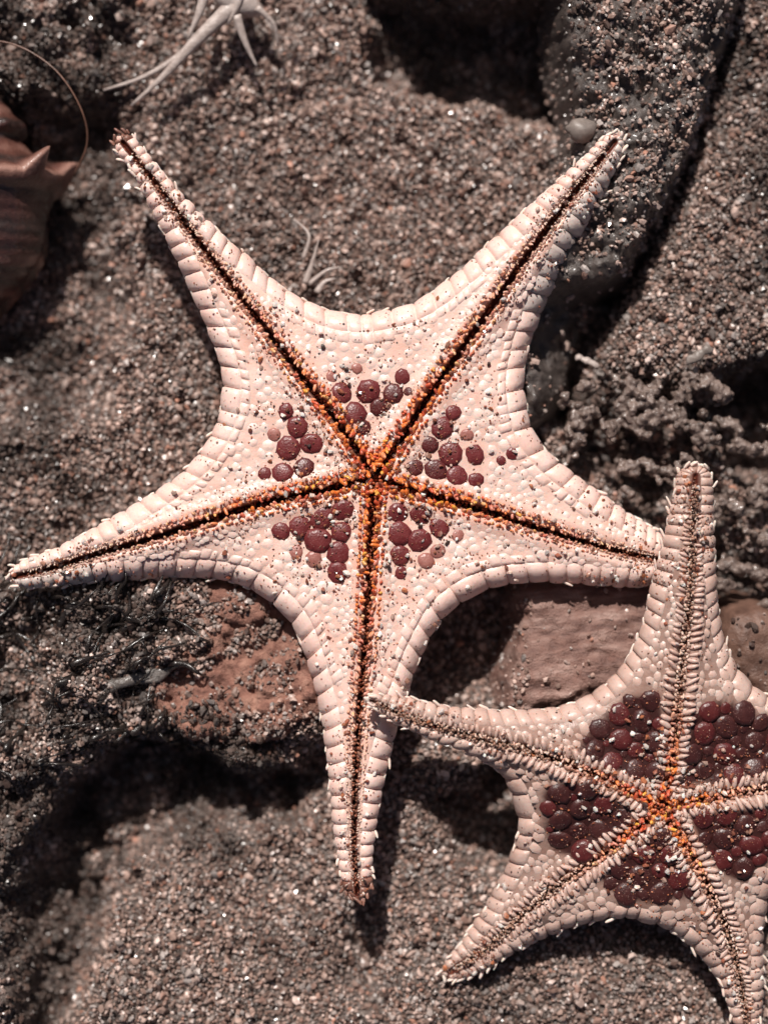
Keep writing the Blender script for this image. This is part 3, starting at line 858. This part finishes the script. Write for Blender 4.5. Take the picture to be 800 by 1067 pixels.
star2 = build_star("starfish", s2, "smaller buff starfish with dark centre at lower right, one arm over the larger one", M['skin_grey'], M['plate_grey'], (7, 11, 15, 18), 18, False, dark2, .8, True, 12,
                   [M['maroon_deep'], M['maroon_pale'], M['maroon_mid']], 130, (1.5, 1.5, 1.5, 1.5, 1.5), POLY2)

# ------------------------------------------------------------------ sand grains
def ico():
    bm = bmesh.new(); bmesh.ops.create_icosphere(bm, subdivisions=1, radius=1)
    v = np.array([x.co[:] for x in bm.verts]); f = np.array([[q.index for q in x.verts] for x in bm.faces]); bm.free()
    return v, f
IV, IF = ico()
SHAPES = []
for k in range(14):
    v = IV * (1 + RN.uniform(-.42, .3, (len(IV), 1))) * np.array([RN.uniform(.95, 1.35), RN.uniform(.75, 1.05), RN.uniform(.6, .95)])
    SHAPES.append(v)
SHAPES = np.array(SHAPES)
def rotmats(n):
    q = RN.normal(size=(n, 4)); q /= np.linalg.norm(q, axis=1, keepdims=True)
    w, x, y, z = q.T
    return np.stack([1 - 2 * (y * y + z * z), 2 * (x * y - z * w), 2 * (x * z + y * w), 2 * (x * y + z * w), 1 - 2 * (x * x + z * z), 2 * (y * z - x * w), 2 * (x * z - y * w), 2 * (y * z + x * w), 1 - 2 * (x * x + y * y)], 1).reshape(n, 3, 3)
PAL = np.array([1.56, 1.3, 1.2]) * np.array([(.30, .245, .22), (.22, .175, .155), (.15, .112, .098), (.40, .345, .32), (.25, .18, .155), (.33, .2, .155), (.07, .05, .044), (.5, .46, .44), (.19, .15, .135)])
PW = np.array([.19, .17, .15, .17, .08, .025, .11, .08, .06]); PW /= PW.sum()
def grain_mesh(name, pos, rad, mat, pal=PAL, pw=PW, mul=None):
    n = len(pos)
    R3 = rotmats(n); sh = SHAPES[RN.randint(0, len(SHAPES), n)]
    v = np.einsum('nij,nkj->nki', R3, sh) * rad[:, None, None] + pos[:, None]
    f = (IF[None] + (np.arange(n) * len(IV))[:, None, None]).reshape(-1, 3)
    c = pal[RN.choice(len(pal), n, p=pw)] * RN.uniform(.6, 1.25, (n, 1))
    if mul is not None: c = c * mul[:, None]
    return mesh_np(name, v.reshape(-1, 3), f, mat, False, True, {"tint": np.repeat(c, len(IV), 0)})
sp = 3.5
gx = np.arange(-520, 520, sp); gy = np.arange(-660, 660, sp)
X, Y = np.meshgrid(gx, gy, indexing='ij')
pts = np.stack([X.ravel(), Y.ravel()], 1) + RN.uniform(-.5, .5, (X.size, 2)) * sp * 1.1
hide = (sdist(pts, s1.out) > 34) | (sdist(pts, s2.out) > 34)
pts = pts[~hide]
tz = terrain(pts[:, 0], pts[:, 1])
own = np.zeros(len(pts), int)
for k, hf in enumerate((rock_h, red_h, flake_h, brown_h)):
    z, d = hf(pts[:, 0], pts[:, 1])
    m = (z > tz) & (d > -22); tz[m] = z[m]; own[m] = k + 1
px = pts[:, 0] + 400; py = pts[:, 1] + 533.5
cov = np.ones(len(pts))
cl = fbm(pts[:, 0], pts[:, 1], 26, 91)
cov[own == 1] = np.where((py[own == 1] > 285 + (560 - px[own == 1]) * .3) & (cl[own == 1] < .25), .06, np.where(cl[own == 1] < 0, .35, .8))
cov[own == 2] = np.where(cl[own == 2] > .08, .5, .07) + np.where(py[own == 2] > 745, .7, 0)
cov[own == 3] = np.where(px[own == 3] < 552, .4, .035)
cov[own == 4] = .08
k = RN.rand(len(pts)) < cov
pts, tz, own = pts[k], tz[k], own[k]
rad = np.clip(RN.lognormal(math.log(2.1), .36, len(pts)), 1.1, 5.2)
pos = np.concatenate([pts, (tz + RN.uniform(-.4, 2.2, len(pts)) * rad * .5)[:, None]], 1)
wet_shade = 1 - .3 * sstep(fbm(pts[:, 0], pts[:, 1], 80, 95), 0, .5)
peat_shade = pm(pts, [(575, 400), (900, 360), (900, 720), (770, 700), (705, 560), (600, 480)], 22) + pm(pts, [(-80, 590), (150, 600), (210, 650), (190, 720), (330, 780), (300, 880), (120, 930), (30, 1120), (-80, 1120)], 22) + pm(pts, [(-80, -80), (140, -80), (120, 60), (120, 200), (60, 420), (-80, 440)], 30) + pm(pts, [(-120, 400), (70, 420), (100, 500), (40, 560), (-120, 620)], 30) + pm(pts, [(730, -120), (920, -120), (920, 380), (790, 380), (770, 150)], 25) + pm(pts, [(400, -120), (600, -120), (600, 112), (470, 96), (410, 74)], 22)  # mask of peaty sand; also paints shade into the hollows and outer edges
wet_shade *= 1 - .72 * np.clip(peat_shade, 0, 1) * sstep(fbm(pts[:, 0], pts[:, 1], 40, 98), -.35, .15)
qz = RN.rand(len(pos)) < .27
me = grain_mesh("quartz_grains", pos[qz], rad[qz], M['quartz'], np.array([(.66, .57, .53), (.50, .41, .37), (.55, .41, .36)]), np.array([.4, .35, .25]), wet_shade[qz])
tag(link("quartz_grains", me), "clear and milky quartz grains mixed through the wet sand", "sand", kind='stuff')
me = grain_mesh("sand_grains", pos[~qz], rad[~qz], M['grain'], mul=wet_shade[~qz])
tag(link("sand_grains", me), "loose coarse grains of grey, brown and pink quartz sand on the ground", "sand", kind='stuff')

# stray grains lying on the two starfish
V = np.vstack(ALLV)
bvh = BVHTree.FromPolygons([tuple(x) for x in V], ALLF)
def drop(x, y):
    h = bvh.ray_cast(Vector((x, y, 400)), Vector((0, 0, -1)))
    return None if h[0] is None else h[0].z
gp = []; gr = []; cp = []; cr = []
for s, n in ((s1, 8500), (s2, 6500)):
    lo = s.out.min(0); hi = s.out.max(0)
    c = RN.uniform(lo, hi, (n * 6, 2)); de, dg, f, zb = s.field(c)
    rc = np.linalg.norm(c - s.c, axis=1)
    dens = .11 + .22 * np.exp(-((rc - 75) / 70) ** 2) * (s is s1) + .34 * np.exp(-((dg - 9) / 8) ** 2) + .9 * np.exp(-(rc / 70) ** 2) + .5 * sstep(f, .5, 1.0)
    dens *= (.4 + 1.6 * sstep(fbm(c[:, 0], c[:, 1], 22, 97), -.1, .4)) * .8
    ok = (de > 1) & (RN.rand(len(c)) < dens)
    for x, y in c[ok][:n]:
        z = drop(x, y)
        if z is None: continue
        big = RN.rand()
        rr = RN.uniform(.55, 1.2) if big < .86 else RN.uniform(1.5, 3.3)
        (cp if (rr > 1.6 and RN.rand() < .55) else gp).append((x, y, z + rr * .4)); (cr if len(cp) > len(cr) else gr).append(rr)
SP = np.array([(.30, .095, .055), (.46, .16, .075), (.06, .03, .025), (.55, .36, .29), (.4, .2, .14)])
me = grain_mesh("grit", np.array(gp), np.array(gr), M['grain'], SP, np.array([.36, .26, .1, .14, .14]))
tag(link("grit", me), "fine rusty and black grit scattered over both starfish", "grit", kind='stuff')
CP = np.array([(.86, .76, .70), (.74, .56, .48), (.88, .8, .75)])
me = grain_mesh("clear_grains", np.array(cp), np.array(cr), M['grain_clear'], CP, np.array([.4, .3, .3]))
tag(link("clear_grains", me), "clear glassy sand grains lodged along the grooves of the starfish", "grains", kind='stuff')

# ------------------------------------------------------------------ spiked shell at the left
def conch():
    tip = np.array(at(-30, 40, 10)); end = np.array(at(-62, 372, 10))
    LAB = ("pinkish brown sea snail shell with blunt spikes, half outside the left edge", "shell")
    ax = (end - tip); L = np.linalg.norm(ax); ax = np.array([*(ax / L), -.12]); ax /= np.linalg.norm(ax)
    sd_ = np.cross(ax, [0, 0, 1.0]); sd_ /= np.linalg.norm(sd_); up = np.cross(sd_, ax)
    prof = [(0, 2), (.08, 16), (.13, 30), (.15, 28), (.21, 46), (.25, 58), (.27, 52), (.30, 60), (.335, 78), (.365, 97), (.385, 108), (.41, 106), (.45, 95), (.52, 92), (.58, 95), (.64, 91), (.70, 79), (.78, 58), (.88, 32), (.96, 17), (1, 9)]
    prof = [tuple(q) for q in catmull(np.array(prof, float) * [1000, 1], 110) / [1000, 1]]
    na = 72; v = []; band = []
    th = np.linspace(0, 2 * math.pi, na, endpoint=False)
    for q, (f, rr) in enumerate(prof):
        spk = np.maximum(0, np.cos(th * 4.5 + .9)) ** 5 if False else np.maximum(0, np.cos(th * 9 + .6)) ** 4
        e = math.exp(-((f - .385) / .024) ** 2)
        e2 = math.exp(-((f - .25) / .02) ** 2)
        rad = rr + 17 * spk * e + 5 * spk * e2 + 1.5 * np.sin(th * 3 + f * 9) + 2.2 * fbm(th * 60, th * 0 + f * 300, 18, 61) + .7 * math.sin(f * 170)
        axp = f * L - 30 * spk * e - 6 * spk * e2 + th / (2 * math.pi) * 12
        c = np.array([tip[0], tip[1], -8.0])
        v.append(c + ax * axp[:, None] + rad[:, None] * (np.cos(th)[:, None] * sd_ + .8 * np.sin(th)[:, None] * up))
        dk_ = math.exp(-((f - .5) / .07) ** 2)
        band.append((np.full(na, .42 + .18 * math.sin(f * 55)) * (1 - e) + e * .05) * (1 - dk_) + dk_ * .6)
    v = np.array(v).reshape(-1, 3); f = grid_faces(len(prof), na, True)
    split = 11
    fs = grid_faces(len(prof), na, True)
    tag(link("spiked_shell", mesh_np("spiked_shell", v - v.mean(0), fs, M['shell'], True, True, {"band": np.concatenate(band)}), None, wl(v.mean(0))), *LAB)
conch()

# thread looping above the shell
pth = catmull([(*at(-30, 40, 10), 12), (*at(20, 50, 10), 20), (*at(62, 78, 10), 26), (*at(88, 118, 5), 24), (*at(92, 150, 5), 10), (*at(76, 182, 0), -8)], 30)
v, f = tube(pth, 1.1, 6)
o = link("weed_thread", mesh_np("weed_thread", v, f, M['thread'], True, False)); tag(o, "thin brown weed thread curving over the dark hollow above the spiked shell", "seaweed")

# pale sprig at the top
def sprig(name, hub, prongs, mat, label, cat, rad):
    root = empty(name, (hub[0], hub[1], hub[2] - 4)); tag(root, label, cat)
    for q, pr in enumerate(prongs):
        pth = catmull(np.array(pr, float), 14)
        v, f = tube(pth, np.linspace(rad * pr_w[q % len(pr_w)], rad * .2, 14), 7, .6)
        part("prong", v, f, mat, root, True, False)
    return root
pr_w = [1.5, .8, .9, .6, 1.1]
def A3(x, y, z): return (*at(x, y, z), z)
r_ = sprig("pale_sprig", A3(238, 14, -6), [[A3(245, 4, 0), A3(205, 42, -2), A3(172, 78, -8), A3(137, 110, -14)], [A3(236, 10, -2), A3(190, 55, -6), A3(150, 80, -12), A3(108, 94, -18)],
        [A3(246, 16, 0), A3(256, 45, -6), A3(268, 70, -14)], [A3(268, 8, 0), A3(285, 25, -6), A3(290, 48, -16)], [A3(215, -12, 0), A3(208, 12, 0), A3(196, 40, -6)], [A3(240, -40, 0), A3(250, -5, 6), A3(238, 25, 0)]],
       M['weed_pale'], "blurred pale forked weed sprig lying on the sand at the top edge", "seaweed", 6.5)
hb = unit_dome("d", None, 12, 99)
part("holdfast", place(hb[0], (*at(248, 2, -4), -6), np.array([.1, .2, 1]), np.array([1, .4, 0]), 30, 14, 12), hb[1], M['weed_pale'], r_, True, False)
pr_w = [1.2, .9, .8]
sprig("pale_sprig", A3(322, 290, -14), [[A3(318, 296, -12), A3(326, 272, -6), A3(332, 250, -2)], [A3(322, 296, -12), A3(340, 282, -8), A3(356, 278, -10)], [A3(316, 270, -12), A3(322, 245, -8), A3(306, 228, -10)], [A3(330, 305, -8), A3(338, 294, -6), A3(350, 290, -6)]],
      M['weed_pale'], "small white weed shred tucked beside the top curve of the large starfish", "seaweed", 3.4)

# pebble and small bits
def lump(name, c, r3, mat, label, cat, seed, sub=3):
    bm = bmesh.new(); bmesh.ops.create_icosphere(bm, subdivisions=sub, radius=1)
    v = np.array([x.co[:] for x in bm.verts]); f = np.array([[q.index for q in x.verts] for x in bm.faces]); bm.free()
    d = 1 + .75 * fbm(v[:, 0] * 10 + seed * 7, v[:, 1] * 10 + v[:, 2] * 6, 11, seed)
    v = v * d[:, None] * np.array(r3)
    o = link(name, mesh_np(name, v, f, mat, True, True), None, wl(c)); return tag(o, label, cat)
lump("pebble", A3(604, 134, 46), (17, 12, 8), M['pebble'], "small smooth grey pebble on the crusted rock just above the starfish arm", "pebble", 3)
def stick(name, a, b, rad, mat, label, cat):
    pth = np.linspace(np.array(A3(*a)), np.array(A3(*b)), 6); pth = resample(pth, 14); q = np.linspace(0, 1, 14)
    v, f = tube(pth, rad * (.55 + .8 * q * (1 - q) * 2 + .25 * np.sin(q * 17)), 9, .55)
    v += 3.2 * np.stack([fbm(v[:, 0], v[:, 1] + v[:, 2], 6, k) for k in (5, 6, 7)], 1)
    o = link(name, mesh_np(name, v, f, mat, True, False)); return tag(o, label, cat)
stick("shell_splinter", (600, 372, 2), (624, 382, 4), 4, M['weed_pale'], "pale pinkish splinter in the gap right of the large starfish's upper arm", "shell bit")
stick("shell_splinter", (714, 378, 24), (742, 362, 26), 5.5, M['pebble'], "grey flat splinter lying on the sand above the dark hole at right", "shell bit")

# crumbly sponge at the right
def sponge(name, c, blobs, label, vox=1.7):
    bm = bmesh.new()
    for (x, y, z, rr) in blobs:
        q = bmesh.ops.create_icosphere(bm, subdivisions=2, radius=rr * P, matrix=Matrix.Translation(wl((x, y, z)) - wl(c)))
    me = bpy.data.meshes.new(name); bm.to_mesh(me); bm.free(); me.materials.append(M['sponge'])
    o = link(name, me, None, wl(c)); m = o.modifiers.new("remesh", 'REMESH'); m.mode = 'VOXEL'; m.voxel_size = vox * P; m.use_smooth_shade = True
    s_ = o.modifiers.new("smooth", 'SMOOTH'); s_.iterations = 2
    tx = bpy.data.textures.new("crumb", 'CLOUDS'); tx.noise_scale = 5 * P
    d = o.modifiers.new("crumb", 'DISPLACE'); d.texture = tx; d.strength = 6 * P; d.texture_coords = 'LOCAL'
    return tag(o, label, "sponge")
def walk_blobs(polys_pts, seed, n, z0, spread):
    r = random.Random(seed); out = []
    for path, wdt in polys_pts:
        p = catmull(np.array(path, float), max(8, int(arclen(np.array(path, float))[-1] / 5)))
        for q in p:
            for _ in range(n):
                a = r.uniform(0, 6.28); e = r.uniform(0, 1) ** .6 * wdt
                x, y = q[0] + math.cos(a) * e, q[1] + math.sin(a) * e
                if fbm(np.array([x]), np.array([y]), 21, 55, 2)[0] < -.1: continue
                X_, Y_ = at(x, y, z0)
                out.append((X_, Y_, z0 + r.uniform(-spread, spread) * (1 - e / wdt * .5), r.uniform(2.2, 4.8) if r.random() < .85 else r.uniform(4, 6.5)))
    return out
b = walk_blobs([([(600, 425), (625, 410), (660, 405), (700, 410), (725, 405)], 20), ([(610, 430), (598, 450), (590, 470)], 11), ([(660, 415), (668, 450), (690, 480), (720, 500)], 20), ([(640, 410), (632, 432), (640, 452)], 9), ([(690, 430), (715, 450), (735, 455)], 15), ([(665, 470), (650, 490), (668, 510)], 12), ([(735, 400), (752, 412), (735, 425)], 9)], 5, 13, 18, 10)
sponge("sponge", (*at(660, 450, 0), -10), b, "crumbly grey brown sponge full of holes, right of the large starfish")
b = walk_blobs([([(742, 455), (760, 462), (800, 470), (860, 465)], 6), ([(775, 462), (765, 445), (748, 438)], 4), ([(735, 530), (770, 522), (800, 508), (860, 490)], 13), ([(790, 430), (800, 440), (830, 445)], 11)], 6, 9, 6, 8)
sponge("sponge", (*at(790, 490, 0), -20), b, "branching sponge piece spanning the dark hole at the right edge")
b = walk_blobs([([(745, 585), (775, 590), (800, 600)], 9), ([(750, 610), (790, 625)], 8), ([(770, 560), (800, 565)], 9)], 8, 10, 0, 9)
sponge("sponge", (*at(770, 600, 0), -20), b, "dim sponge crumbs beside the upright arm of the smaller starfish")

# dark weed tangle at lower left
def weed():
    root = empty("weed_clump", (*at(80, 690, 20), 10)); tag(root, "black wet weed tangle caked with sand at the left below the large starfish", "seaweed")
    r = random.Random(21)
    for k in range(95):
        x, y = r.uniform(-60, 190), r.uniform(600, 800)
        a = r.gauss(-.55, .5); n = 7; pts_ = []
        for i in range(n):
            X_, Y_ = at(x, y, 25)
            z = float(terrain(np.array([X_]), np.array([Y_]), False)[0])
            pts_.append((X_, Y_, z + 6 + 7 * math.sin(i * .9 + k)))
            a += r.gauss(0, .28); st = r.uniform(9, 15); x += math.cos(a) * st; y += math.sin(a) * st
        v, f = tube(catmull(pts_, 18), np.linspace(r.uniform(1.0, 3.2), .6, 18) * (1 + .4 * np.sin(np.arange(18) * r.uniform(.6, 1.6))), 6, r.uniform(.3, 1))
        part("strand", v, f, M['weed_dark'], root, True, False)
    for k in range(9):       # tuft climbing on the lower edge of the left arm
        x, y = r.uniform(92, 118), r.uniform(640, 668); pts_ = []
        for i in range(6):
            X_, Y_ = at(x, y, 40); pts_.append((X_, Y_, 26 + 5 * i + r.uniform(-3, 3))); x += r.uniform(-2, 9); y -= r.uniform(7, 14)
        v, f = tube(catmull(pts_, 14), np.linspace(4, 1, 14), 6, .8)
        part("strand", v, f, M['weed_dark'], root, True, False)
weed()
pth = catmull([A3(70, 748, 30), A3(95, 722, 36), A3(130, 712, 38), A3(165, 702, 38), A3(192, 690, 36)], 24)
v, f = tube(pth, np.interp(np.linspace(0, 1, 24), [0, .4, .8, 1], [3, 7, 8, 2]), 9, .4)
v[:, 2] += 6 * fbm(v[:, 0], v[:, 1], 10, 44) - 4; v[:, 1] += 7 * fbm(v[:, 0], v[:, 1], 14, 45)
tag(link("weed_frond", mesh_np("weed_frond", v, f, M['weed_grey'], True, False)), "grey gelatinous weed frond lying across the dark tangle at left", "seaweed")
